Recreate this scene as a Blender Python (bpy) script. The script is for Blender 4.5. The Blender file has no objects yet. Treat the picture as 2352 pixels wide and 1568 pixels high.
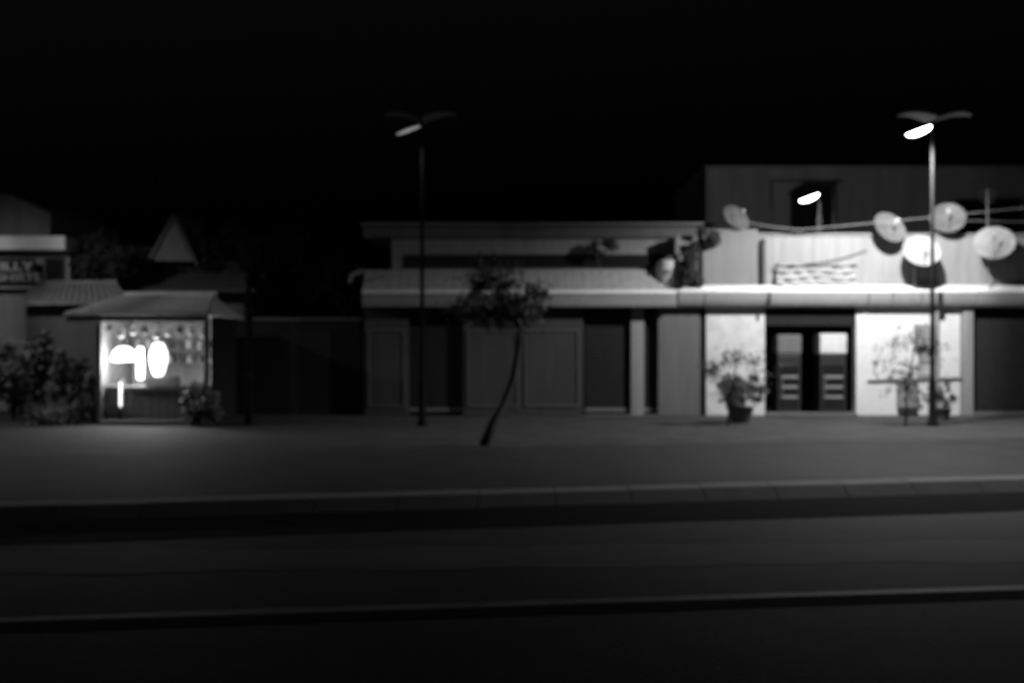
import bpy, math, random
from mathutils import Vector, Matrix
random.seed(7)
S = bpy.context.scene
col = S.collection
# ------------------------------------------------------------------ camera
H0 = 1.8; F = 2287.0; CX = 1176.0; HY = 800.0      # eye height, focal length and horizon of the photograph (2352 px wide)
cam = bpy.data.cameras.new('camera'); co = bpy.data.objects.new('camera', cam); col.objects.link(co)
co.location = (0, 0, H0); co.rotation_euler = (math.radians(90), 0, 0)
cam.lens = 35; cam.sensor_width = 36; cam.shift_y = 0.0068
cam.clip_start = 0.1; cam.clip_end = 2000
cam.dof.use_dof = True; cam.dof.focus_distance = 2.6; cam.dof.aperture_fstop = 2.1
S.camera = co
# ------------------------------------------------------------------ sky: a black night sky
W = bpy.data.worlds.new('World'); S.world = W; W.use_nodes = True
nt = W.node_tree; bg = nt.nodes['Background']
sk = nt.nodes.new('ShaderNodeTexSky'); sk.sky_type = 'NISHITA'; sk.sun_disc = False
sk.sun_elevation = math.radians(-4); sk.sun_rotation = math.radians(200)
bw = nt.nodes.new('ShaderNodeRGBToBW')
nt.links.new(sk.outputs[0], bw.inputs[0]); nt.links.new(bw.outputs[0], bg.inputs[0])
bg.inputs[1].default_value = 0.1
S.view_settings.view_transform = 'Standard'; S.view_settings.look = 'None'
S.view_settings.exposure = 0.0; S.view_settings.gamma = 1.0

# ------------------------------------------------------------------ helpers
def at(px, py, D): return Vector(((px-CX)/F*D, D, H0+(HY-py)/F*D))
def X(px, D): return (px-CX)/F*D
def Zz(py, D): return H0+(HY-py)/F*D

def mat(name, v, rough=0.8, var=0.25, scale=3.0, bump=0.15, fine=60.0, metal=0.0, streak=False, rib=None, spec=0.3):
    m = bpy.data.materials.new(name); m.use_nodes = True
    t = m.node_tree; n = t.nodes; l = t.links; p = n['Principled BSDF']
    p.inputs['Roughness'].default_value = rough; p.inputs['Metallic'].default_value = metal
    p.inputs['Specular IOR Level'].default_value = spec
    tc = n.new('ShaderNodeTexCoord')
    mp = n.new('ShaderNodeMapping'); l.new(tc.outputs['Object'], mp.inputs[0])
    if streak: mp.inputs['Scale'].default_value = (3, 3, 0.35)
    a = n.new('ShaderNodeTexNoise'); a.inputs['Scale'].default_value = scale; a.inputs['Detail'].default_value = 8
    a.inputs['Roughness'].default_value = 0.65
    l.new(mp.outputs[0], a.inputs['Vector'])
    b = n.new('ShaderNodeTexNoise'); b.inputs['Scale'].default_value = fine; b.inputs['Detail'].default_value = 4
    l.new(tc.outputs['Object'], b.inputs['Vector'])
    mx = n.new('ShaderNodeMix'); mx.data_type = 'FLOAT'; mx.inputs[0].default_value = 0.35
    l.new(a.outputs[0], mx.inputs[2]); l.new(b.outputs[0], mx.inputs[3])
    mr = n.new('ShaderNodeMapRange'); mr.inputs[1].default_value = 0.3; mr.inputs[2].default_value = 0.7
    mr.inputs[3].default_value = v*(1-var); mr.inputs[4].default_value = min(0.9, v*(1+var))
    l.new(mx.outputs[0], mr.inputs[0])
    l.new(mr.outputs[0], p.inputs['Base Color'])
    bp = n.new('ShaderNodeBump'); bp.inputs['Strength'].default_value = bump; bp.inputs['Distance'].default_value = 0.02
    l.new(mx.outputs[0], bp.inputs['Height']); l.new(bp.outputs[0], p.inputs['Normal'])
    return m
def emat(name, s):
    m = bpy.data.materials.new(name); m.use_nodes = True
    p = m.node_tree.nodes['Principled BSDF']
    p.inputs['Base Color'].default_value = (.8, .8, .8, 1)
    p.inputs['Emission Color'].default_value = (1, 1, 1, 1); p.inputs['Emission Strength'].default_value = s
    n = m.node_tree.nodes.new('ShaderNodeTexNoise'); n.inputs['Scale'].default_value = 12
    mr = m.node_tree.nodes.new('ShaderNodeMapRange'); mr.inputs[3].default_value = s*.7; mr.inputs[4].default_value = s*1.3
    m.node_tree.links.new(n.outputs[0], mr.inputs[0]); m.node_tree.links.new(mr.outputs[0], p.inputs['Emission Strength'])
    return m
M = dict(
    asphalt=mat('asphalt', .036, .85, .7, .7, .6, 22, spec=.25),
    dark_band=mat('dark_pavement', .024, .85, .7, 1.1, .5, 16),
    road_shade=mat('painted_road_shade', .018, .95, .3, 2, .3, 30, spec=.03),  # dark tone for shade painted onto the road
    lwall=mat('shaded_render', .07, .85, .3, 1.2, .15, streak=True),  # wall colour darkened to carry the shade away from the main lamp
    lip=mat('lit_lip_tone', .85, .6, .08, 3, .05),  # lamplight on the top edge put into the colour
    paving=mat('paving', .05, .85, .55, 1.4, .4, 12),
    kerb=mat('kerb_stone', .22, .85, .25, 2, .3),
    paint=mat('road_paint', .2, .7, .5, 2.5, .3, 18),
    gutter=mat('gutter_concrete', .12, .85, .35, 1.0, .3, 18),
    white=mat('white_render', .74, .8, .32, 2.6, .2, 24),
    offwhite=mat('aged_white_render', .5, .85, .25, 1.6, .15, streak=True),
    grey=mat('grey_render', .16, .85, .25, 1.2, .15, streak=True),
    pale=mat('pale_render', .3, .85, .3, 1.2, .15, streak=True),
    dim=mat('dim_back_wall', .6, .9, .3, .5, .1, streak=True),
    dark=mat('dark_paint', .02, .6, .3, 4, .1),
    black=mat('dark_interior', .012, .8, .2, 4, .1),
    shutter=mat('shutter_metal', .035, .45, .3, 5, .1),
    steel=mat('galvanised_steel', .3, .45, .2, 8, .05, metal=.4),
    post=mat('painted_post', .013, .9, .2, 8, .05, spec=.1),
    wing=mat('reflector_enamel', .2, .7, .2, 8, .05),
    ledge=mat('ledge_paint', .3, .6, .18, 3, .08),
    awn=mat('awning_sheet', .4, .6, .3, 3.0, .15, streak=True),
    roof=mat('roof_tile', .12, .8, .4, 6, .3),
    tilep=mat('pale_roof_tile', .3, .8, .35, 6, .3),
    upper=mat('upper_render', .31, .85, .3, 1.8, .12, streak=True),
    pierm=mat('pier_render', .23, .85, .2, 1.2, .12, streak=True),
    gdish=mat('weathered_dish', .16, .5, .2, 5, .02),
    bright=mat('fresh_white_paint', .86, .7, .2, 2.4, .15, 20),
    sroof=mat('stall_roof_tile', .65, .8, .25, 6, .3),
    tank=mat('white_tank', .65, .5, .08, 3, .03),
    cloth=mat('white_sheet', .42, .8, .12, 4, .1),
    dish=mat('dish_enamel', .38, .5, .3, 5, .02),
    leaf=mat('dark_leaf', .055, .6, .5, 9, .1),
    leafl=mat('hedge_leaf', .2, .6, .5, 9, .1),
    bark=mat('bark', .05, .9, .4, 9, .6),
    soil=mat('soil', .04, .95, .4, 6, .5),
    wood=mat('stall_timber', .18, .75, .35, 5, .2),
    goodsl=mat('pale_goods', .6, .6, .25, 9, .05),
    goodsd=mat('dark_goods', .12, .6, .3, 9, .05),
    cable=mat('cable_sheath', .25, .5, .1, 9, 0),
    cabled=mat('black_cable', .03, .5, .1, 9, 0),
    glass=mat('dark_glass', .02, .12, .1, 4, 0, spec=.6),
)
E_BIG = emat('lamp_glow', 22); E_MID = emat('weak_lamp_glow', .25); E_STALL = emat('stall_lamp_glow', 2.2); E_SIGN = emat('backlit_panel', .5)

class MB:
    def __init__(s): s.v = []; s.f = []; s.mi = []
    def add(s, vs, fs):
        o = len(s.v); s.v += [tuple(v) for v in vs]; s.f += [tuple(i+o for i in f) for f in fs]; return s
    def box(s, x0, x1, y0, y1, z0, z1, R=None):
        vs = [Vector((x, y, z)) for x in (x0, x1) for y in (y0, y1) for z in (z0, z1)]
        if R is not None: vs = [R @ v for v in vs]
        return s.add(vs, [(0,1,3,2),(4,6,7,5),(0,4,5,1),(2,3,7,6),(0,2,6,4),(1,5,7,3)])
    def prism(s, prof, x0, x1):            # profile in (y,z), extruded along x
        n = len(prof)
        vs = [(x0, y, z) for y, z in prof]+[(x1, y, z) for y, z in prof]
        return s.add(vs, [tuple(range(n)), tuple(range(2*n-1, n-1, -1))]+[(i, i+n, (i+1)%n+n, (i+1)%n) for i in range(n)])
    def prismy(s, prof, y0, y1):           # profile in (x,z), extruded along y
        n = len(prof)
        vs = [(x, y0, z) for x, z in prof]+[(x, y1, z) for x, z in prof]
        return s.add(vs, [tuple(range(n)), tuple(range(2*n-1, n-1, -1))]+[(i, i+n, (i+1)%n+n, (i+1)%n) for i in range(n)])
    def tube(s, pts, rad, seg=10):
        pts = [Vector(p) for p in pts]
        rad = rad if isinstance(rad, (list, tuple)) else [rad]*len(pts)
        vs = []
        for i, p in enumerate(pts):
            d = (pts[min(i+1, len(pts)-1)]-pts[max(i-1, 0)]).normalized()
            u = d.cross(Vector((0, 1, 0.013)));  u = (u if u.length > .05 else d.cross(Vector((1, 0, 0)))).normalized(); w = d.cross(u)
            for k in range(seg):
                a = 2*math.pi*k/seg; vs.append(p+(u*math.cos(a)+w*math.sin(a))*rad[i])
        fs = [(i*seg+k, i*seg+(k+1)%seg, (i+1)*seg+(k+1)%seg, (i+1)*seg+k) for i in range(len(pts)-1) for k in range(seg)]
        fs += [tuple(range(seg-1, -1, -1)), tuple((len(pts)-1)*seg+k for k in range(seg))]
        return s.add(vs, fs)
    def lathe(s, c, prof, seg=20, R=None, sq=(1, 1)):   # prof: (r,z)
        c = Vector(c); vs = []
        for r, z in prof:
            for k in range(seg):
                a = 2*math.pi*k/seg; v = Vector((r*math.cos(a)*sq[0], r*math.sin(a)*sq[1], z))
                vs.append(c+(R @ v if R is not None else v))
        n = len(prof)
        fs = [(i*seg+k, i*seg+(k+1)%seg, (i+1)*seg+(k+1)%seg, (i+1)*seg+k) for i in range(n-1) for k in range(seg)]
        fs += [tuple(range(seg-1, -1, -1)), tuple((n-1)*seg+k for k in range(seg))]
        return s.add(vs, fs)
    def build(s, name, m, parent=None, origin=None, bevel=0, smooth=False):
        if parent is not None and origin is None: off = Vector(parent.get('_w', (0,0,0)))
        else: off = Vector(origin) if origin is not None else Vector((0,0,0))
        me = bpy.data.meshes.new(name)
        me.from_pydata([tuple(Vector(v)-off) for v in s.v], [], s.f)
        me.materials.append(m); me.update()
        if smooth:
            me.polygons.foreach_set('use_smooth', [True]*len(me.polygons))
            try: me.set_sharp_from_angle(angle=math.radians(40))
            except Exception: pass
        o = bpy.data.objects.new(name, me); col.objects.link(o)
        if parent is not None: o.parent = parent
        else: o.location = off
        o['_w'] = tuple(off)
        if bevel:
            b = o.modifiers.new('bevel', 'BEVEL'); b.width = bevel; b.segments = 2; b.limit_method = 'ANGLE'
        return o
def tag(o, label, cat, group=None):
    o['label'] = label; o['category'] = cat
    if group: o['group'] = group
    return o
def thing(name, loc, label, cat, group=None):
    o = bpy.data.objects.new(name, None); col.objects.link(o); o.location = loc; o['_w'] = tuple(loc)
    return tag(o, label, cat, group)
def structure(o): o['kind'] = 'structure'; return o
def copy_tree(o, parent=None):
    c = o.copy(); col.objects.link(c); c.parent = parent
    for ch in list(o.children): copy_tree(ch, c)
    return c
def lamp(name, loc, power, radius, parent, kind='POINT', **kw):
    d = bpy.data.lights.new(name, kind); d.energy = power; d.shadow_soft_size = radius; d.color = (1, 1, 1)
    for k, v in kw.items(): setattr(d, k, v)
    o = bpy.data.objects.new(name, d); col.objects.link(o); o.parent = parent
    o.location = Vector(loc)-Vector(parent['_w']); return o
def leaves(center, size, n, leaf=.09, clumps=26, seed=0):
    r = random.Random(seed); c = Vector(center); cl = []
    for _ in range(clumps):
        while True:
            p = Vector((r.uniform(-1,1), r.uniform(-1,1), r.uniform(-1,1)))
            if p.length <= 1: break
        cl.append((p, r.uniform(.15, .36)))
    mb = MB()
    for _ in range(n):
        p, rad = r.choice(cl)
        q = p+Vector((r.gauss(0,1), r.gauss(0,1), r.gauss(0,1)))*rad*.55
        w = c+Vector((q.x*size[0], q.y*size[1], q.z*size[2]))
        a = Vector((r.gauss(0,1), r.gauss(0,1), r.gauss(0,1))).normalized(); b = a.orthogonal().normalized()
        s = leaf*r.uniform(.6, 1.4)
        mb.add([w-a*s, w+b*s*.45, w+a*s, w-b*s*.45], [(0,1,2,3)])
    return mb
def tree(name, base, trunk_pts, tr, crown_c, crown_s, n, leaf, label, cat, group=None, seed=1, limbs=5, lm='leaf'):
    t = thing(name, base, label, cat, group)
    tb = MB().tube(trunk_pts, tr, 9)
    r = random.Random(seed); top = Vector(trunk_pts[-1]); mid = Vector(trunk_pts[-2])
    for k in range(limbs):
        st = mid.lerp(top, r.uniform(.2, 1)); e = Vector(crown_c)+Vector((r.uniform(-.8,.8)*crown_s[0], r.uniform(-.8,.8)*crown_s[1], r.uniform(-.3,.8)*crown_s[2]))
        m = st.lerp(e, .5)+Vector((0, 0, .12))
        tb.tube([st, m, e], [tr[-1]*.7, tr[-1]*.45, tr[-1]*.15], 6)
    tb.build('trunk', M['bark'], t, smooth=True)
    leaves(crown_c, crown_s, n, leaf, 34, seed).build('crown', M[lm], t)
    return t

# ------------------------------------------------------------------ ground
structure(MB().add([(-300,-60,0),(300,-60,0),(300,500,0),(-300,500,0)], [(0,1,2,3)]).build('ground', M['asphalt']))
KS = .186; KY = 11.55                                   # kerb line Y = KY + KS*x
def kx(x): return KY+KS*x
# pavement with kerb step
pv = MB(); xa, xb = -30, 40
pv.add([(xa,kx(xa)+.4,.12),(xb,kx(xb)+.4,.12),(xb,60,.12),(xa,60,.12),(xa,kx(xa)+.4,-.05),(xb,kx(xb)+.4,-.05),(xb,60,-.05),(xa,60,-.05)],
       [(0,1,2,3),(4,5,1,0),(7,4,0,3),(1,5,6,2)])
structure(pv.build('pavement', M['paving']))
kb = MB()
n = 78
for i in range(n):
    x0 = xa+(xb-xa)*i/n; x1 = xa+(xb-xa)*(i+1)/n-.012; dz = random.uniform(-.004,.004)
    kb.add([(x0,kx(x0)-.24,0),(x1,kx(x1)-.24,0),(x1,kx(x1)+.397,0),(x0,kx(x0)+.397,0),(x0,kx(x0)+.015,.125+dz),(x1,kx(x1)+.015,.125+dz),(x1,kx(x1)+.397,.125+dz),(x0,kx(x0)+.397,.125+dz)],
           [(0,1,5,4),(4,5,6,7),(0,4,7,3),(1,2,6,5),(2,3,7,6)])
structure(kb.build('kerb', M['kerb']))
def strip(name, p0, p1, w, m, z=.004, seg=40, wob=.0):
    mb = MB(); p0 = Vector(p0); p1 = Vector(p1); d = (p1-p0).normalized(); nn = Vector((-d.y, d.x, 0))
    vs = []
    for i in range(seg+1):
        p = p0.lerp(p1, i/seg); ww = w*(1+random.uniform(-wob, wob))
        vs += [tuple(p-nn*ww/2+Vector((0,0,z))), tuple(p+nn*ww/2+Vector((0,0,z)))]
    mb.add(vs, [(2*i, 2*i+2, 2*i+3, 2*i+1) for i in range(seg)])
    return structure(mb.build(name, m))
structure(MB().add([(xa,kx(xa)+.41,.1245),(xb,kx(xb)+.41,.1245),(xb,kx(xb)+5.4,.1245),(xa,kx(xa)+5.4,.1245)],[(0,1,2,3)]).build('dark_pavement_band', M['dark_band']))  # darker band laid over the pavement behind the kerb
strip('gutter', (xa, kx(xa)-.78, 0), (xb, kx(xb)-.78, 0), 1.5, M['road_shade'], z=.003, wob=.05)  # shade below the kerb, painted as a wide dark strip
strip('shade_strip', (-7, 5.98, 0), (12, 8.32, 0), .3, M['road_shade'], z=.003, wob=.1)  # same shade tone painted along the near side of the pale line
strip('lane_line', (-7, 6.16, 0), (12, 8.5, 0), .13, M['paint'], wob=.12)
# worn paler repair bands in the asphalt
strip('asphalt_patch', (-9, 8.1, 0), (10, 9.2, 0), .9, mat('patched_asphalt', .075, .85, .3, .8, .4, 40), z=.003, wob=.15)

# ------------------------------------------------------------------ right building: low white shop
FY = 25.0
def fx(px): return X(px, FY)
def fz(py): return Zz(py, FY)
G = .12
shop = thing('shop_building', (fx(2000), FY, G), 'low flat roofed white shop with a bright ledge under the brightest street lamp', 'building')
XL, XR = fx(1500), fx(2620)
zled0, zled1, ztop = fz(706), fz(656), fz(541)
# upper wall above the ledge
MB().box(fx(1552), XR, FY, FY+5, zled1-.05, ztop).build('upper_wall', M['upper'], shop, bevel=.01)
MB().box(fx(1612), fx(1738), FY-.12, FY-.003, zled1, fz(528)).build('pier', M['pierm'], shop, bevel=.01)
MB().box(fx(1620), XR, FY-.06, FY+.22, ztop, ztop+.05).build('coping', M['ledge'], shop, bevel=.01)
# ground floor walls as pieces between openings
def gwall(x0, x1, m, name='wall', y=FY, z0=G, z1=zled0+.02, dep=.3):
    return MB().box(fx(x0), fx(x1), y, y+dep, z0, z1).build(name, m, shop, bevel=.008)
gwall(1512, 1608, M['grey'], 'wall')
gwall(1622, 1757, M['white'], 'wall')
gwall(1966, 2205, M['bright'], 'wall', y=FY-.02)
gwall(2208, 2232, M['pale'], 'pillar', y=FY-.1)
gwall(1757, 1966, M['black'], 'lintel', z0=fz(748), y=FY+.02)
gwall(1608, 1622, M['dark'], 'joint_post', y=FY+.08, dep=.1)
gwall(1757, 1966, M['grey'], 'doorstep', z1=fz(948), y=FY-.15, dep=.5)
gwall(2232, 2620, M['grey'], 'doorstep', z1=fz(945), y=FY-.15, dep=.5)
# deep interior box behind the shop opening
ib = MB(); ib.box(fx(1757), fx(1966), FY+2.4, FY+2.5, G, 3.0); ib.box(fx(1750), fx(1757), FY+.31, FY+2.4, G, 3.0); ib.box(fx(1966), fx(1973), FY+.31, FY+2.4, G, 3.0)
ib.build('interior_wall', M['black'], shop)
# ribbed roller gate at the right
g = MB(); x = fx(2234)
while x < fx(2610):
    g.box(x, x+.07, FY+.1, FY+.14, fz(942), zled0); g.box(x+.07, x+.1, FY+.12, FY+.14, fz(942), zled0); x += .1
g.build('roller_gate', M['shutter'], shop)
# ledge: rounded gutter shaped lip along both buildings is cut at the joint
def ledge(parent, x0, x1, seams):
    zm = fz(673); hh = zm-zled0
    prof = [(FY-.002, zled0), (FY-.18, zled0)]+[(FY-.18-.17*math.sin(a*math.pi/16), zm-.002-hh*math.cos(a*math.pi/16)) for a in range(1, 9)]+[(FY-.002, zm-.002)]
    lipp = [(FY-.002, zm), (FY-.36, zm), (FY-.36, zm+.02), (FY-.12, zled1), (FY-.002, zled1)]
    MB().prism(lipp, x0+.01, x1-.01).build('ledge_lip', M['lip'], parent, bevel=.008)  # paler than the ledge face, so the lit top is painted in
    xs = [x0]+[s for s in seams]+[x1]
    for a, b in zip(xs[:-1], xs[1:]):
        MB().prism(prof, a+.012, b-.012).build('ledge_section', M['ledge'], parent, bevel=.012, smooth=False)
    MB().prism([(FY-.001, zled0+.02), (FY-.17, zled0+.02), (FY-.31, fz(680)), (FY-.31, fz(676)), (FY-.001, fz(676))], x0+.02, x1-.02).build('ledge_core', M['dark'], parent)
ledge(shop, fx(1552), XR, [fx(p) for p in (1612, 1760, 1985, 2040, 2105, 2232)])
MB().box(fx(2140), fx(2152), FY-.37, FY-.352, zled0-.01, fz(672)).build('ledge_bracket', M['dark'], shop, bevel=.004)
MB().box(fx(1756), fx(1762), FY-.37, FY-.352, zled0-.01, fz(672)).build('ledge_bracket', M['dark'], shop, bevel=.004)
# dark downpipe and flat grey panel on upper wall
MB().tube([(fx(1748), FY-.05, zled1), (fx(1748), FY-.05, fz(560)), (fx(1752), FY-.03, fz(552))], .055).build('downpipe', M['dark'], shop, smooth=True)
MB().box(fx(1738.5), fx(1760), FY-.012, FY-.002, zled1, fz(548)).build('grey_panel', M['grey'], shop)
MB().tube([(fx(2150), FY-.07, fz(985)), (fx(2150), FY-.07, zled0)], .05).build('downpipe', M['pale'], shop, smooth=True)
MB().tube([(fx(1992), FY-.05, fz(874)), (fx(2206), FY-.05, fz(868))], .028, 8).build('conduit', M['grey'], shop, smooth=True)

# wall boxes
def wallbox(name, x0, x1, y0, y1, d, m, label, cat, group=None):
    t = thing(name, (fx((x0+x1)/2), FY-.02, fz(y1)), label, cat, group)
    MB().box(fx(x0), fx(x1), FY-.02-d, FY-.022, fz(y1), fz(y0)).build('cabinet', m, t, bevel=.012)
    MB().box(fx(x0)+.03, fx(x1)-.03, FY-.034-d, FY-.0205-d, fz(y1)+.03, fz(y0)-.03).build('door', m, t, bevel=.005)
    MB().box(fx(x1)-.07, fx(x1)-.05, FY-.05-d, FY-.0345-d, fz((y0+y1)/2)-.04, fz((y0+y1)/2)+.04).build('handle', M['dark'], t)
    return t
wallbox('meter_box', 2098, 2143, 745, 796, .16, M['pale'], 'grey meter box high on the brightest white wall under the ledge', 'meter box')
wallbox('utility_cabinet', 2058, 2102, 878, 936, .2, M['pale'], 'grey cabinet low on the brightest white wall near the ground', 'cabinet')
# notices on the wall
def notice(x0, x1, y0, y1, m, label):
    t = thing('notice_board', (fx((x0+x1)/2), FY-.02, fz(y1)), label, 'notice board', 'notice boards on the white wall')
    MB().box(fx(x0), fx(x1), FY-.045, FY-.022, fz(y1), fz(y0)).build('frame', M['steel'], t, bevel=.004)
    MB().box(fx(x0)+.03, fx(x1)-.03, FY-.052, FY-.046, fz(y1)+.03, fz(y0)-.03).build('panel', m, t)
notice(2108, 2140, 808, 836, M['pale'], 'upper small notice board below the grey meter box')
notice(2106, 2140, 842, 864, M['offwhite'], 'lower pale notice board just above the conduit')

# upright coolers inside the dark shop opening
def cooler(px0, px1, py0, y, head, label):
    x0, x1 = X(px0, y), X(px1, y); zt = Zz(py0, y)
    t = thing('drinks_cooler', ((x0+x1)/2, y, G), label, 'cooler', 'coolers in the shop doorway')
    zh = Zz(812, y)
    MB().box(x0, x1, y, y+.6, G+.02, zh-.02).build('cabinet', M['shutter'], t, bevel=.02)
    MB().box(x0-.01, x1+.01, y-.03, y+.6, zh, zt).build('header_panel', head, t, bevel=.03)
    MB().box(x0+.06, x1-.06, y-.02, y-.001, Zz(935, y), Zz(838, y)).build('glass_door', M['glass'], t, bevel=.005)
    h = MB().tube([(x0+.1, y-.05, Zz(905, y)), (x0+.1, y-.05, Zz(865, y))], .013, 6); h.build('handle', M['steel'], t)
    for zz in (862, 885, 908): MB().box(x0+.09, x1-.09, y-.03, y-.021, Zz(zz+6, y), Zz(zz, y)).build('shelf_edge', M['pale'], t)
cooler(1884, 1944, 766, FY+.1, M['white'], 'dark cooler with a bright white header at the right of the shop doorway')
cooler(1786, 1840, 768, FY+.25, M['grey'], 'dimmer cooler at the left side of the shop doorway')

# ------------------------------------------------------------------ satellite dishes
def dish(px, py, D, r, yaw, pitch, roofz, label, m='dish'):
    c = at(px, py, D); base = Vector((c.x, D+.3, roofz))
    t = thing('satellite_dish', base, label, 'satellite dish', 'satellite dishes on the shop roof and wall')
    R = Matrix.Rotation(yaw, 3, 'Z') @ Matrix.Rotation(math.radians(90)-pitch, 3, 'X')   # +Z of the bowl looks to -Y and up
    prof = [(0.001, -.002)]+[(r*k/8, .28*r*(k/8)**2) for k in range(1, 9)]+[(r*1.02, .28*r+.005), (r*1.0, .28*r-.012)]+[(r*k/8, .28*r*(k/8)**2-.02) for k in range(7, 0, -1)]+[(.001, -.022)]
    MB().lathe(c, prof, 32, R).build('bowl', M[m], t, smooth=True)
    f = c+R @ Vector((0, 0, r*.95)); low = c+R @ Vector((0, -r*.95, .25*r))
    MB().tube([low, f], .014, 6).build('feed_arm', M['steel'], t)
    MB().tube([f+R @ Vector((0,0,.05)), f-R @ Vector((0,0,.08))], .035, 10).build('receiver', M['white'], t, smooth=True)
    back = c+R @ Vector((0, 0, -.1))
    MB().tube([c+R @ Vector((0,0,-.03)), back, base+Vector((0,0,max(.05, (c.z-roofz)*.5))), base], .025, 8).build('mount', M['steel'], t, smooth=True)
P = math.radians
dish(2038, 528, 24.75, .43, P(18), P(28), ztop+.05, 'satellite dish on the parapet nearest the left of the lamp post, half in shadow', 'gdish')
dish(2113, 582, 24.35, .44, P(-4), P(30), zled1, 'large bright satellite dish fixed low on the wall below the lamp post')
dish(2176, 506, 24.9, .42, P(-20), P(26), ztop+.05, 'satellite dish raised on the parapet right of the lamp post', 'gdish')
dish(2283, 564, 24.35, .46, P(-24), P(28), zled1, 'largest satellite dish, bright, at the far right of the wall')
dish(1686, 506, 25.1, .38, P(30), P(30), fz(528), 'faint satellite dish on top of the pier beside the dark bush', 'gdish')

# draped white sheet on ledge
t = thing('tarpaulin', (fx(1870), FY-.1, zled1), 'crumpled white sheet bundled along the ledge under the parapet', 'tarpaulin')
mb = MB(); nx, nz = 60, 16; r = random.Random(3)
for j in range(nz+1):
    for i in range(nx+1):
        u = i/nx; v = j/nz
        fold = .045*math.sin(v*19+2.2*math.sin(u*9))+.03*math.sin(u*31+v*7)
        top = fz(612)+.06*math.sin(u*8)
        mb.v.append((fx(1780)+u*(fx(1962)-fx(1780)), FY-.11-fold*1.1-.05*(1-v), zled1+.01+v*(top-zled1)))
mb.f = [(j*(nx+1)+i, j*(nx+1)+i+1, (j+1)*(nx+1)+i+1, (j+1)*(nx+1)+i) for j in range(nz) for i in range(nx)]
o = mb.build('sheet', M['cloth'], t, smooth=True); sm = o.modifiers.new('solid', 'SOLIDIFY'); sm.thickness = .012
MB().tube([(fx(1776), FY-.12, fz(613)), (fx(1966), FY-.12, fz(611))], .022, 8).build('rail', M['dark'], t)

def cable(pts, rad, sag, label, m='cable', name='overhead_cable'):
    a, b = Vector(pts[0]), Vector(pts[1]); P_ = []
    for i in range(25):
        u = i/24; p = a.lerp(b, u); p.z -= sag*4*u*(1-u); P_.append(p)
    tag(MB().tube(P_, rad, 6).build(name, M[m], origin=a), label, 'cable', 'cables strung over the shop roof')
cable((at(1845, 527, 24.7), at(2620, 448, 24.0)), .010, .02, 'taut pale cable rising to the right across the satellite dishes')
cable((at(1690, 505, 24.7), at(1845, 527, 24.7)), .012, .04, 'short cable from the faint dish down to the parapet')
cable((fx(1782)+0*Vector((1,0,0)).x, FY-.04, fz(612)) and ((fx(1782), FY-.04, fz(606)), (fx(1990), FY-.04, fz(575))), .012, .14, 'dark sagging wire on the wall above the crumpled white sheet', 'cabled', 'wall_wire')
cable((at(2210, 506, 24.6), at(2640, 512, 24.6)), .008, .02, 'thin faint wire at the far right behind the taut cable')

# rooftop frame and huts
t = thing('roof_frame', (X(1843, 27), 27, ztop), 'thin rectangular metal frame standing on the roof around the small far lamp', 'frame')
for px in (1772, 1915): MB().tube([(X(px, 27), 27, 4.5), (X(px, 27), 27, Zz(416, 27))], .025, 8).build('post', M['post'], t)
MB().tube([(X(1768, 27), 27, Zz(415, 27)), (X(1935, 27), 27, Zz(415, 27))], .022, 8).build('crossbar', M['post'], t)
t = thing('antenna_mast', (X(2268, 26), 26, ztop), 'thin aerial mast on the roof at the far right', 'antenna')
MB().tube([(X(2268, 26), 26, 4.5), (X(2268, 26), 26, Zz(435, 26))], .02, 8).build('mast', M['steel'], t)
for k, zz in enumerate((442, 452, 462)): MB().tube([(X(2268, 26)-.25+.04*k, 26, Zz(zz, 26)), (X(2268, 26)+.25-.04*k, 26, Zz(zz, 26))], .008, 6).build('element', M['steel'], t)
def hut(px0, px1, py0, D, label):
    x0, x1 = X(px0, D), X(px1, D)
    t = thing('roof_hut', ((x0+x1)/2, D, 4.5), label, 'roof hut', 'dark huts behind the parapet')
    MB().box(x0, x1, D, D+2, 4.3, Zz(py0, D)-.06).build('wall', M['dark'], t, bevel=.01)
    MB().box(x0-.08, x1+.08, D-.08, D+2.1, Zz(py0, D)-.06, Zz(py0, D)).build('roof', M['shutter'], t, bevel=.01)
    MB().box(x0+.15, x0+.6, D-.02, D-.001, 4.3, Zz(py0, D)-.3).build('door', M['black'], t)
hut(1850, 1912, 425, 38.2, 'narrow dark hut behind the parapet within the metal frame')
hut(2203, 2262, 458, 38.2, 'dark hut behind the parapet left of the thin aerial mast')
hut(2288, 2345, 456, 38.2, 'dark hut behind the parapet at the far right of the roof')

# back building, taller, dimly lit
BY = 41
bb = thing('back_building', (X(2100, BY), BY, 0), 'tall dim grey building behind the shop roof, lit by the small far lamp', 'building')
MB().box(X(1622, BY), X(2900, BY), BY, BY+8, 0, Zz(388, BY)).build('wall', M['dim'], bb)
MB().box(X(1617, BY), X(2905, BY), BY-.2, BY+8.2, Zz(388, BY), Zz(383, BY)).build('coping', M['dim'], bb)

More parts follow.
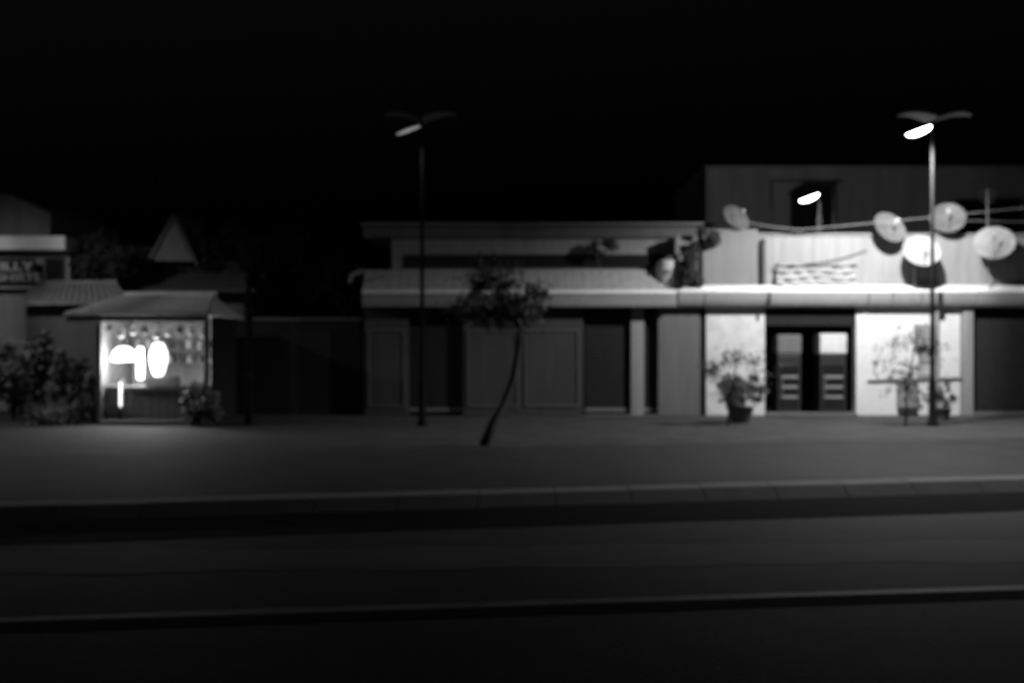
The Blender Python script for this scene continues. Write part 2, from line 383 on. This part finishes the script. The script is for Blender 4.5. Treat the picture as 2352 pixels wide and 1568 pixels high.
# ------------------------------------------------------------------ left building with sloping awning
lb = thing('terrace_building', (fx(1180), FY, G), 'long low building with a pale sloping awning and dark openings left of the white shop', 'building')
AX0, AX1 = fx(836), fx(1508)
def lwall(x0, x1, m, name='wall', y=FY, z0=G, z1=zled0+.02, dep=.3):
    return MB().box(fx(x0), fx(x1), y, y+dep, z0, z1).build(name, m, lb, bevel=.008)
lwall(836, 938, M['lwall']); lwall(1064, 1338, M['lwall']); lwall(1338, 1344, M['dark'], 'joint_post', y=FY+.1, dep=.1)
lwall(1450, 1480, M['pale'], 'pillar', y=FY+.05)
for x0, x1, y in ((938, 1064, FY+.2), (1344, 1450, FY+.2), (1480, 1512, FY+.22)):
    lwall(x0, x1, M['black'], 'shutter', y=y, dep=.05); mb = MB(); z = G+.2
    while z < zled0-.1: mb.box(fx(x0)+.03, fx(x1)-.03, y-.02, y-.002, z, z+.075); z += .1
    mb.build('slats', M['shutter'], lb)
    MB().box(fx(x0)+.02, fx(x1)-.02, y-.04, y-.002, G+.09, G+.18).build('bottom_bar', M['steel'], lb)
for x0, x1 in ((846, 930), (1074, 1190), (1206, 1330)):      # shallow framed panels on the darkened walls
    mb = MB(); za, zb, t_ = fz(930), fz(760), .035
    mb.box(fx(x0), fx(x1), FY-.03, FY-.002, zb, zb+t_).box(fx(x0), fx(x1), FY-.03, FY-.002, za-t_, za).box(fx(x0), fx(x0)+t_, FY-.029, FY-.002, za, zb).box(fx(x1)-t_, fx(x1), FY-.029, FY-.002, za, zb)
    mb.build('moulding', M['grey'], lb)
lwall(1344, 1512, M['grey'], 'doorstep', z1=fz(952), y=FY-.12, dep=.3)
lwall(938, 1064, M['dark'], 'doorstep', z1=fz(955), y=FY-.12, dep=.3)
# awning: sloping ribbed sheet from wall at py 618 to the gutter lip at py 672
az0, az1 = fz(672), fz(618)
aw = MB(); rr = random.Random(9); x = AX0
while x < fx(1575):
    aw.add([(x, FY-.34, az0), (x+.2, FY-.34, az0), (x+.2, FY+.25, az1), (x, FY+.25, az1), (x, FY-.34, az0-.04), (x+.2, FY-.34, az0-.04), (x+.2, FY+.25, az1-.04), (x, FY+.25, az1-.04)],
           [(0,1,2,3),(4,5,1,0),(7,6,5,4),(0,3,7,4),(1,5,6,2)])
    aw.add([(x+.2, FY-.34, az0-.012), (x+.23, FY-.34, az0-.012), (x+.23, FY+.25, az1-.012), (x+.2, FY+.25, az1-.012)], [(0,1,2,3)])
    x += .23
for i, v in enumerate(aw.v): pass
aw.build('awning', M['awn'], lb)
MB().prism([(FY-.002, zled0), (FY-.33, zled0), (FY-.35, zled0+.07), (FY-.35, az0-.06), (FY-.33, az0-.045), (FY-.002, az0-.045)], AX0, fx(1549)).build('gutter', M['ledge'], lb, bevel=.012)
MB().prism([(FY-.34, az0-.044), (FY-.375, az0-.044), (FY-.375, az0-.02), (FY-.3, az0+.05), (FY-.29, az0+.03), (FY-.345, az0-.02)], AX0, fx(1549)).build('awning_light_line', M['lip'], lb)  # bright line of lamplight painted on along the awning edge
# end brace of the awning on the left
MB().tube([(fx(806), FY-.2, fz(650)), (fx(812), FY-.2, fz(632)), (fx(838), FY-.1, fz(622))], .06).build('bracket', M['pale'], lb, smooth=True)
# upper storey set back
UY = FY+.6
def uwall(x0, x1, y0, y1, m, name, y=UY, dep=4): return MB().box(X(x0, UY), X(x1, UY), y, y+dep, Zz(y1, UY), Zz(y0, UY)).build(name, m, lb, bevel=.008)
uwall(900, 1612, 546, 660, M['pale'], 'upper_wall')
uwall(830, 1640, 514, 519, M['ledge'], 'coping', y=UY-.25, dep=4.3)
uwall(835, 1632, 519.3, 546, M['grey'], 'fascia', y=UY-.12, dep=4.1)
w = uwall(925, 1602, 584, 616, M['shutter'], 'window', y=UY-.03, dep=.028)
for a in (930, 1155, 1380): MB().box(X(a, UY), X(a+217, UY), UY-.036, UY-.031, Zz(612, UY), Zz(588, UY)).build('pane', M['glass'], w, origin=w['_w'])
MB().box(fx(836), fx(1550), FY+.3, FY+5, G, fz(622)).build('core', M['dark'], lb)

# water tank and bush on the junction
t = thing('water_tank', (fx(1536), FY-.02, fz(655)), 'pale rounded tank at the joint of awning and ledge beside the dark bush', 'tank')
MB().lathe((fx(1538), FY+.12, fz(660)), [(.3, 0), (.33, .03), (.33, .52), (.27, .66), (.1, .72)], 28).build('body', M['tank'], t, smooth=True)
MB().lathe((fx(1538), FY+.12, fz(660)+.715), [(.11, 0), (.12, .05), (.05, .08)], 16).build('lid', M['grey'], t, smooth=True)
for z in (.15, .3, .45): MB().lathe((fx(1538), FY+.12, fz(660)+z), [(.331, -.01), (.345, 0), (.331, .01)], 28).build('hoop', M['tank'], t, smooth=True)
b = at(1600, 655, 24.75)
t = thing('climbing_bush', b, 'dark leafy bush spilling over the end of the ledge beside the pale tank', 'bush')
MB().tube([b, b+Vector((.05, 0, .5)), b+Vector((.1, .05, 1.1))], [.04, .03, .015], 8).build('stem', M['bark'], t)
mb = leaves(at(1590, 620, 24.75), (.35, .25, .42), 1500, .06, 18, 4); q = leaves(at(1618, 548, 24.8), (.32, .25, .3), 1200, .06, 14, 5); mb.add(q.v, q.f)
mb.build('foliage', M['leaf'], t)
# small bushes trailing over the upper fascia
b = at(1385, 590, 25.2)
t = thing('trailing_plant', b, 'dark trailing plant breaking the upper pale band in the middle of the building', 'plant')
MB().tube([b, b+Vector((.15, 0, .35))], [.025, .01], 6).build('stem', M['bark'], t)
leaves(at(1385, 566, 25.2), (.42, .15, .22), 700, .05, 10, 6).build('foliage', M['leaf'], t)

# ------------------------------------------------------------------ street lamps
def street_lamp(px, py, D, power, glow, label, wings=True, lens=1.0, tilt=8, yaw=0):
    c = at(px, py, D); PD = D+.6; polex = c.x*PD/D+.3; base = Vector((polex, PD, G if D < 24 else 4.5))
    t = thing('street_lamp', base, label, 'street lamp', 'street lamps in a row')
    MB().lathe(base, [(.13, 0), (.13, .06), (.085, .12), (.08, .9), (.06, 1.0)], 16).build('base', M['post'], t, smooth=True)
    ptop = c.z-.05
    MB().tube([base+Vector((0,0,.95)), Vector((polex, PD, ptop))], [.052, .034], 12).build('pole', M['post'], t, smooth=True)
    MB().tube([Vector((polex, PD, ptop-.02)), Vector((polex-.02, PD-.04, ptop+.07)), Vector((polex-.08, PD-.2, ptop+.13)), Vector((c.x+.06, D, ptop+.12))], .03, 10).build('arm', M['post'], t, smooth=True)
    R = Matrix.Rotation(P(-20), 3, 'Y')
    hc = Vector((c.x, D, c.z))
    hd = MB().lathe(hc+Vector((0,0,.05)), [(.02, .08), (.2, .06), (.29, .025), (.3, 0), (.28, -.01)], 24, R, (1, .5)).build('housing', M['post'], t, smooth=True)
    MB().lathe(hc+Vector((0,0,.045)), [(.275, -.012), (.25, -.012-.04*lens), (.19, -.012-.075*lens), (.08, -.012-.095*lens), (.01, -.012-.1*lens)], 24, R, (1, .5)).build('lens', glow, t, smooth=True)
    if wings:
        MB().tube([Vector((polex, PD, ptop)), Vector((polex, PD, ptop+.42))], .025, 8).build('stem', M['post'], t)
        for s in (-1, 1):
            mb = MB(); n = 10
            for i in range(n+1):
                u = i/n; x = polex-.02+s*(.04+.74*u); z = ptop+.40+.2*math.sin(u*1.9)-.10*u; w = .30*(1-.75*u**2)
                mb.v += [(x, PD-.15-w, z), (x, PD-.15+w, z), (x, PD-.15+w, z+.015), (x, PD-.15-w, z+.015)]
            for i in range(n):
                a = 4*i
                for k in range(4): mb.f.append((a+k, a+(k+1)%4, a+4+(k+1)%4, a+4+k))
            mb.f += [(0,1,2,3), (4*n+3, 4*n+2, 4*n+1, 4*n)]
            mb.build('reflector_wing', M['wing'], t, smooth=True)
    lo = lamp('bulb', hc+Vector((-.1, .0, -.17)), power, .09, t, 'SPOT', spot_size=P(170), spot_blend=.42)
    lo.rotation_euler = (P(tilt), P(-yaw), 0)
    return t
street_lamp(2110, 303, 21.0, 2350, E_BIG, 'brightest street lamp with two curved wings above it, in front of the white shop', yaw=4)
street_lamp(938, 303, 21.0, 22, E_MID, 'dim street lamp with a thin glow at the left end of the long building', lens=.15)
street_lamp(-236, 303, 21.0, 380, E_MID, 'street lamp just beyond the left side of the tiled house')
street_lamp(1858, 456, 27.0, 210, E_BIG, 'small far street lamp shining above the parapet inside the metal frame', wings=False, tilt=48)

# faint utility pole
t = thing('utility_pole', (X(572, 22), 22, G), 'slim dark pole between the lit stall and the long building', 'pole')
MB().tube([(X(572, 22), 22, G), (X(572, 22), 22, Zz(640, 22))], [.09, .07], 12).build('shaft', M['post'], t, smooth=True)
MB().lathe((X(572, 22), 22, Zz(640, 22)+.001), [(.075, 0), (.09, .02), (.06, .06), (.01, .09)], 12).build('cap', M['post'], t, smooth=True)
for z in (1.2, 2.6): MB().lathe((X(572, 22), 22, z), [(.082, 0), (.098, .01), (.098, .05), (.08, .06)], 12).build('band', M['dark'], t)

# ------------------------------------------------------------------ street trees and shrubs
b = at(1112, 1040, 17.2); b.z = G
tree('leaning_tree', b, [b, b+Vector((.16, .1, .4)), at(1152, 940, 17.6), at(1178, 870, 17.9), at(1194, 780, 18.2), at(1192, 700, 18.4)], [.10, .08, .07, .06, .05, .03],
     at(1155, 685, 18.4), (1.0, .8, .62), 3000, .05, 'slim leaning street tree in front of the long building, dark crown over its awning', 'tree', seed=12, limbs=16)
b = at(1700, 985, 22.6); b.z = G
t = thing('potted_shrub', b, 'dark shrub in a round pot against the bright wall between doorways', 'shrub')
MB().lathe(b, [(.2, 0), (.24, .1), (.3, .34), (.32, .36), (.28, .36), (.26, .3)], 20).build('pot', M['goodsd'], t, smooth=True)
MB().tube([b+Vector((0,0,.3)), b+Vector((.06,0,.6)), b+Vector((.1,0,1.0))], [.03,.025,.01], 6).tube([b+Vector((0,0,.3)), b+Vector((-.15,.05,.6)), b+Vector((-.3,.05,.8))], [.025,.015,.008], 6).build('stem', M['bark'], t)
leaves(b+Vector((.02, 0, .72)), (.52, .4, .42), 1200, .06, 18, 21).build('foliage', M['leaf'], t)
b = at(2165, 985, 23.2); b.z = G
t = thing('potted_shrub', b, 'small sparse shrub in a pot near the downpipe at the right of the bright wall', 'shrub')
MB().lathe(b, [(.13, 0), (.15, .1), (.2, .26), (.215, .28), (.18, .28), (.17, .24)], 20).build('pot', M['goodsd'], t, smooth=True)
MB().tube([b+Vector((0,0,.2)), b+Vector((.03,0,.5)), b+Vector((.0,0,.8))], [.02,.015,.008], 6).build('stem', M['bark'], t)
leaves(b+Vector((0, 0, .6)), (.26, .2, .32), 420, .05, 12, 22).build('foliage', M['leaf'], t)
# slender twigs crossing the bright walls
b = at(2080, 1002, 21.8); b.z = G
tree('sapling', b, [b, at(2084, 900, 21.8), at(2100, 800, 21.9), at(2112, 755, 21.9)], [.028, .022, .016, .009], at(2095, 850, 21.9), (.85, .4, .8), 520, .06,
     'thin bare sapling in front of the brightest white wall', 'tree', seed=31, limbs=9)
b = at(1672, 1000, 21.8); b.z = G
tree('sapling', b, [b, at(1676, 920, 21.8), at(1690, 840, 21.9), at(1700, 800, 21.9)], [.03, .022, .016, .009], at(1688, 862, 21.9), (.7, .4, .62), 620, .055,
     'bushier sapling in front of the bright wall left of the shop doorway', 'tree', seed=33, limbs=9)

# dark wall and trees between the stall and the long building
bw_ = thing('boundary_wall', (fx(660), 25.3, G), 'dark boundary wall between the slim pole and the long building', 'wall')
MB().box(fx(505), fx(826), 25.3, 25.5, G, 2.5).build('masonry', M['dark'], bw_, bevel=.01)
MB().box(fx(505), fx(826), 25.25, 25.55, 2.5, 2.58).build('coping', M['grey'], bw_, bevel=.01)
for i, (px, py, D, w, h, lab) in enumerate(((690, 640, 31, 2.0, 1.5, 'dark tree rising behind the boundary wall'), (545, 610, 29.5, 1.3, 1.1, 'dim leafy tree at the right end of the tiled roofs'), (235, 600, 27.5, .9, .6, 'dim leafy tree between the shop house and the gabled house'))):
    c = at(px, py, D); b = Vector((c.x, D, 0))
    tree('garden_tree', b, [b, b+Vector((.1,0,1.5)), Vector((c.x-.05, D, c.z-h*.5))], [.16, .12, .07], c, (w, w*.7, h), 3500, .11, lab, 'tree', 'trees behind the wall', seed=40+i)

# ------------------------------------------------------------------ lit stall at the left
KD = 22.6
def kx_(p): return X(p, KD)
def kz(p): return Zz(p, KD)
st = thing('market_stall', (kx_(375), KD, G), 'small open stall with a tiled roof and a brightly lit inside', 'stall')
# roof with rows of tiles
rf = MB(); x0, x1 = kx_(178), kx_(500); zr, ze = kz(676), kz(726); yf, yb = KD-.75, KD+.75
rx0, rx1 = kx_(262), kx_(470)
rf.add([(x0, yf, ze), (x1, yf, ze), (x1, 2*yb-yf, ze), (x0, 2*yb-yf, ze), (rx0, yb, zr), (rx1, yb, zr)], [(0,1,5,4),(1,2,5),(2,3,4,5),(3,0,4),(0,3,2,1)])
for k in range(26):
    u = (k+.5)/26; rf.tube([(x0+(x1-x0)*u, yf-.02, ze+.02), (rx0+(rx1-rx0)*u, yb, zr+.02)], .04, 6)
rf.tube([(rx0-.05, yb, zr+.03), (rx1+.05, yb, zr+.03)], .07, 8)
rf.build('roof', M['sroof'], st, smooth=True)
MB().box(x0+.05, x1-.05, yf+.02, yf+.08, ze-.14, ze-.005).build('fascia', M['wood'], st, bevel=.01)
for px in (252, 492): MB().box(kx_(px)-.05, kx_(px)+.05, KD-.6, KD-.5, G, ze-.005).build('post', M['wood'], st, bevel=.008)
MB().box(kx_(250), kx_(498), KD+1.4, KD+1.5, G, ze-.01).build('back_wall', M['pale'], st)
MB().box(kx_(500), kx_(503), KD-.5, KD+1.4, G, ze-.01).build('side_wall', M['dark'], st)
MB().box(kx_(244), kx_(247), KD-.5, KD+1.4, G, ze-.01).build('side_wall', M['wood'], st)
MB().box(kx_(256), kx_(486), KD-.45, KD+.1, kz(892), kz(885)).build('counter_top', M['wood'], st, bevel=.01)
cf = MB()
for k in range(12):
    a = kx_(258)+k*(kx_(484)-kx_(258))/12; cf.box(a, a+(kx_(484)-kx_(258))/12-.012, KD-.4, KD-.37, G, kz(892.5))
cf.build('counter_front', M['wood'], st)
MB().box(kx_(256), kx_(488), KD-.7, KD-.48, G, G+.1).build('step', M['kerb'], st, bevel=.01)
for z in (835, 800): MB().box(kx_(262), kx_(488), KD+1.05, KD+1.395, kz(z)-.03, kz(z)).build('shelf', M['wood'], st)
# goods on shelves
r = random.Random(5)
words = ['first','second','third','fourth','fifth','sixth','seventh','eighth']
for row, z in ((0, 835), (1, 800)):
    for k in range(8):
        a = kx_(272)+k*.245; hh = r.uniform(.14, .24)
        sq = r.uniform(.05, .085)
        mb = MB().lathe((a, KD+1.2, kz(z)), [(sq, 0), (sq, hh*.75), (sq*.6, hh*.85), (sq*.6, hh*.95)], 12)
        t = thing('jar', (a, KD+1.2, kz(z)), '%s jar from the left on the %s shelf of the lit stall' % (words[k], ('lower', 'upper')[row]), 'jar', 'jars on the stall shelves')
        mb.build('glass_body', M['goodsl'] if r.random() < .5 else M['goodsd'], t, smooth=True)
        MB().lathe((a, KD+1.2, kz(z)+hh*.951), [(sq*.66, 0), (sq*.66, .03), (sq*.5, .035)], 12).build('lid', M['dark'], t)
for k in range(9):
    a = kx_(268)+k*.262; L = r.uniform(.16, .36)
    t = thing('hanging_bag', (a, KD-.42, ze-.15), '%s hanging bag from the left under the eave of the lit stall' % (words+['ninth'])[k], 'bag', 'bags hanging under the stall eave')
    MB().tube([(a, KD-.42, ze-.02), (a, KD-.42, ze-.2)], .006, 5).build('string', M['dark'], t)
    MB().lathe((a, KD-.42, ze-.2-L), [(.02, 0), (.075, .03), (.08, L*.5), (.03, L*.9), (.015, L)], 12, None, (1, .6)).build('sack', M['goodsl'] if k % 3 else M['goodsd'], t, smooth=True)
t = thing('crate', (kx_(384), KD-.3, kz(885)), 'dark slatted crate on the counter of the lit stall', 'crate')
mb = MB()
for j in range(4):
    z0 = kz(885)+.005+j*.055
    mb.box(kx_(350), kx_(418), KD-.42, KD-.4, z0, z0+.045); mb.box(kx_(350), kx_(418), KD-.1, KD-.08, z0, z0+.045)
    mb.box(kx_(350), kx_(350)+.02, KD-.4, KD-.1, z0, z0+.045); mb.box(kx_(418)-.02, kx_(418), KD-.4, KD-.1, z0, z0+.045)
mb.build('slats', M['goodsd'], t)
MB().box(kx_(352), kx_(416), KD-.395, KD-.105, kz(885)+.005, kz(885)+.02).build('bottom', M['goodsd'], t)
def globe(px, py, D, rad, power, label, prof):
    c = at(px, py, D); t = thing('hanging_lamp', (c.x, c.y, ze-.02), label, 'lamp', 'lit lamps inside the stall')
    MB().tube([(c.x, c.y, ze-.02), (c.x, c.y, c.z+rad)], .008, 6).build('cord', M['dark'], t)
    rad = prof[0][1]
    MB().lathe(c, prof, 24).build('shade', E_STALL, t, smooth=True)
    MB().lathe(c+Vector((0,0,rad+.002)), [(.05, 0), (.04, .06), (.015, .07)], 12).build('cap', M['dark'], t)
    lamp('bulb', c+Vector((0, -.4, -.1)), power, .12, t)
globe(364, 826, KD+.2, .27, 90, 'widest lit lantern in the middle of the stall', [(.04,.4),(.12,.36),(.2,.16),(.19,-.05),(.13,-.3),(.05,-.42),(.03,-.43)])
globe(284, 815, KD+.1, .2, 40, 'lit dome shaped lamp at the left of the stall', [(.03,.2),(.13,.18),(.22,.1),(.27,-.03),(.28,-.14),(.2,-.13),(.04,-.1)])
globe(322, 834, KD-.1, .2, 20, 'narrow lit hanging lamp between the dome lamp and the wide lantern', [(.04,.38),(.07,.34),(.075,0),(.075,-.34),(.03,-.38)])
t = thing('tube_light', (kx_(296), KD-.5, kz(935)), 'short upright lit tube before the counter of the stall', 'lamp')
MB().tube([(kx_(296), KD-.5, kz(930)), (kx_(296), KD-.5, kz(876))], .022, 10).build('tube', E_STALL, t, smooth=True)
MB().box(kx_(296)-.05, kx_(296)+.05, KD-.46, KD-.43, kz(938), kz(868)).build('housing', M['steel'], t)
MB().box(kx_(296)-.03, kx_(296)+.03, KD-.51, KD-.46, G, kz(938)-.002).build('stand', M['dark'], t)

# ------------------------------------------------------------------ tiled houses at the left
def tiled_slope(p0, p1, q0, q1, nt_, rad=.05):   # eave p0-p1, ridge q0-q1
    p0, p1, q0, q1 = map(Vector, (p0, p1, q0, q1)); mb = MB()
    d = Vector((0,0,-.08)); mb.add([p0,p1,q1,q0,p0+d,p1+d,q1+d,q0+d], [(0,1,2,3),(7,6,5,4),(0,4,5,1),(3,2,6,7),(0,3,7,4),(1,5,6,2)])
    for k in range(nt_):
        u = (k+.5)/nt_; mb.tube([p0.lerp(p1, u), q0.lerp(q1, u)], rad, 6)
    mb.tube([q0, q1], rad*1.8, 8)
    return mb
HD = 27.0
hs = thing('shop_house', (X(-60, HD), HD, 0), 'pale shop house with a bright cornice at the upper left edge', 'house')
MB().box(X(-600, HD), X(160, HD), HD, HD+6, 0, Zz(582, HD)).build('wall', M['pale'], hs)
MB().box(X(-610, HD), X(168, HD), HD-.5, HD+6, Zz(578, HD)+.002, Zz(546, HD)).build('cornice', M['bright'], hs, bevel=.03)
w = MB().box(X(104, HD), X(150, HD), HD-.04, HD-.001, Zz(650, HD), Zz(592, HD)).build('window', M['shutter'], hs)
MB().box(X(109, HD), X(145, HD), HD-.05, HD-.041, Zz(646, HD), Zz(596, HD)).build('pane', M['glass'], w, origin=w['_w'])
sg = thing('shop_sign', (X(-20, HD), HD-.5, Zz(655, HD)), 'dark sign board with pale block lettering in two rows under the bright cornice', 'sign')
MB().box(X(-190, HD), X(98, HD), HD-.5, HD-.4, Zz(652, HD), Zz(596, HD)).build('board', M['shutter'], sg, bevel=.01)
MB().box(X(-190, HD), X(98, HD), HD-.4, HD-.001, Zz(640, HD), Zz(610, HD)).build('bracket', M['dark'], sg)
def lettering(txt, px0, px1, py0, py1, y, m, parent, name='lettering'):
    cu = bpy.data.curves.new(name, 'FONT'); cu.body = txt; cu.extrude = .012; cu.offset = .012
    tmp = bpy.data.objects.new(name, cu); col.objects.link(tmp)
    bpy.context.view_layer.update()
    me = bpy.data.meshes.new_from_object(tmp); bpy.data.objects.remove(tmp)
    xs = [v.co.x for v in me.vertices]; ys = [v.co.y for v in me.vertices]
    sx = (X(px1, y)-X(px0, y))/(max(xs)-min(xs)); sz = (Zz(py0, y)-Zz(py1, y))/(max(ys)-min(ys)); off = Vector(parent['_w'])
    for v in me.vertices:
        c = v.co.copy(); v.co = Vector((X(px0, y)+(c.x-min(xs))*sx, y-c.z-.013, Zz(py1, y)+(c.y-min(ys))*sz))-off
    me.materials.clear(); me.materials.append(m); me.name = name
    o = bpy.data.objects.new(name, me); col.objects.link(o); o.parent = parent; o['_w'] = tuple(off)
    return o
lettering('ILLY', 2, 78, 602, 621, HD-.501, M['white'], sg)
lettering('SHIRTS', -6, 92, 628, 647, HD-.501, M['offwhite'], sg)
MB().box(X(-330, HD), X(165, HD), HD-.3, HD-.001, Zz(664, HD), Zz(656, HD)).build('string_course', M['offwhite'], hs, bevel=.01)
# gable storey above
mb = MB().prismy([(X(-500, 30), 4), (X(150, 30), 4), (X(150, 30), Zz(500, 30)), (X(60, 30), Zz(458, 30)), (X(-500, 30), Zz(440, 30))], 29, 34)
mb.build('gable', M['pale'], hs)
tiled_slope((X(40, 25.6), 25.6, Zz(694, 25.6)), (X(300, 25.6), 25.6, Zz(690, 25.6)), (X(80, 26.9), 26.9, Zz(652, 26.9)), (X(270, 26.9), 26.9, Zz(650, 26.9)), 16).build('porch_roof', M['tilep'], hs)
MB().box(X(60, 26), X(260, 26), 26, 26.98, 0, Zz(700, 26)).build('porch', M['grey'], hs)
h2 = thing('gabled_house', (X(400, 29), 29, 0), 'dark house with a tiled roof and one pointed gable behind the lit stall', 'house')
MB().box(X(240, 28.5), X(560, 28.5), 28.5, 34, 0, Zz(655, 28.5)).build('wall', M['grey'], h2)
tiled_slope((X(205, 27.8), 27.8, Zz(664, 27.8)), (X(585, 27.8), 27.8, Zz(664, 27.8)), (X(262, 31), 31, Zz(572, 31)), (X(540, 31), 31, Zz(572, 31)), 30).build('roof', M['roof'], h2)
gb = MB().prismy([(X(345, 29), Zz(600, 29)), (X(445, 29), Zz(600, 29)), (X(398, 29), Zz(498, 29))], 28.9, 31.5).build('gable', M['pale'], h2)
tiled_slope((X(338, 28.8), 28.8, Zz(604, 28.8)), (X(338, 31.5), 31.5, Zz(604, 28.8)), (X(398, 28.8), 28.8, Zz(488, 28.8)), (X(398, 28.8), 31.5, Zz(488, 28.8)), 10).build('gable_roof', M['tilep'], h2)
tiled_slope((X(452, 28.8), 28.8, Zz(604, 28.8)), (X(452, 31.5), 31.5, Zz(604, 28.8)), (X(398, 28.8), 28.8, Zz(488, 28.8)), (X(398, 28.8), 31.5, Zz(488, 28.8)), 10).build('gable_roof', M['tilep'], h2)
# hedge shrubs in front of the houses
for i, (px, py, D, w, h, lab) in enumerate((
    (30, 860, 23.2, .55, .75, 'tall leafy shrub at the left edge of the street front'),
    (100, 850, 23.6, .45, .8, 'upright leafy shrub second from the left edge'),
    (165, 880, 23.0, .45, .7, 'leafy shrub midway between the left edge and the lit stall'),
    (220, 920, 22.4, .42, .55, 'low leafy shrub beside the left post of the lit stall'),
    (462, 925, 21.7, .38, .4, 'low leafy shrub before the counter at the right of the lit stall'),
    (120, 960, 22.0, .5, .28, 'lowest spreading shrub at the left, beside the paving'),)):
    c = at(px, py, D); b = Vector((c.x, D, G if D < 40 else 0))
    t = thing('garden_shrub', b, lab, 'shrub', 'shrubs along the left street front')
    MB().tube([b, b+Vector((.04, 0, (c.z-G)*.6)), c], [.045, .03, .012], 7).tube([b, b+Vector((-.15, 0, (c.z-G)*.7))], [.03, .012], 6).build('stem', M['bark'], t)
    leaves(c, (w, w*.8, h), int(1100+1400*w), .065, 24, 60+i).build('foliage', M['leafl'], t)
for o in bpy.data.objects:
    if '_w' in o: del o['_w']
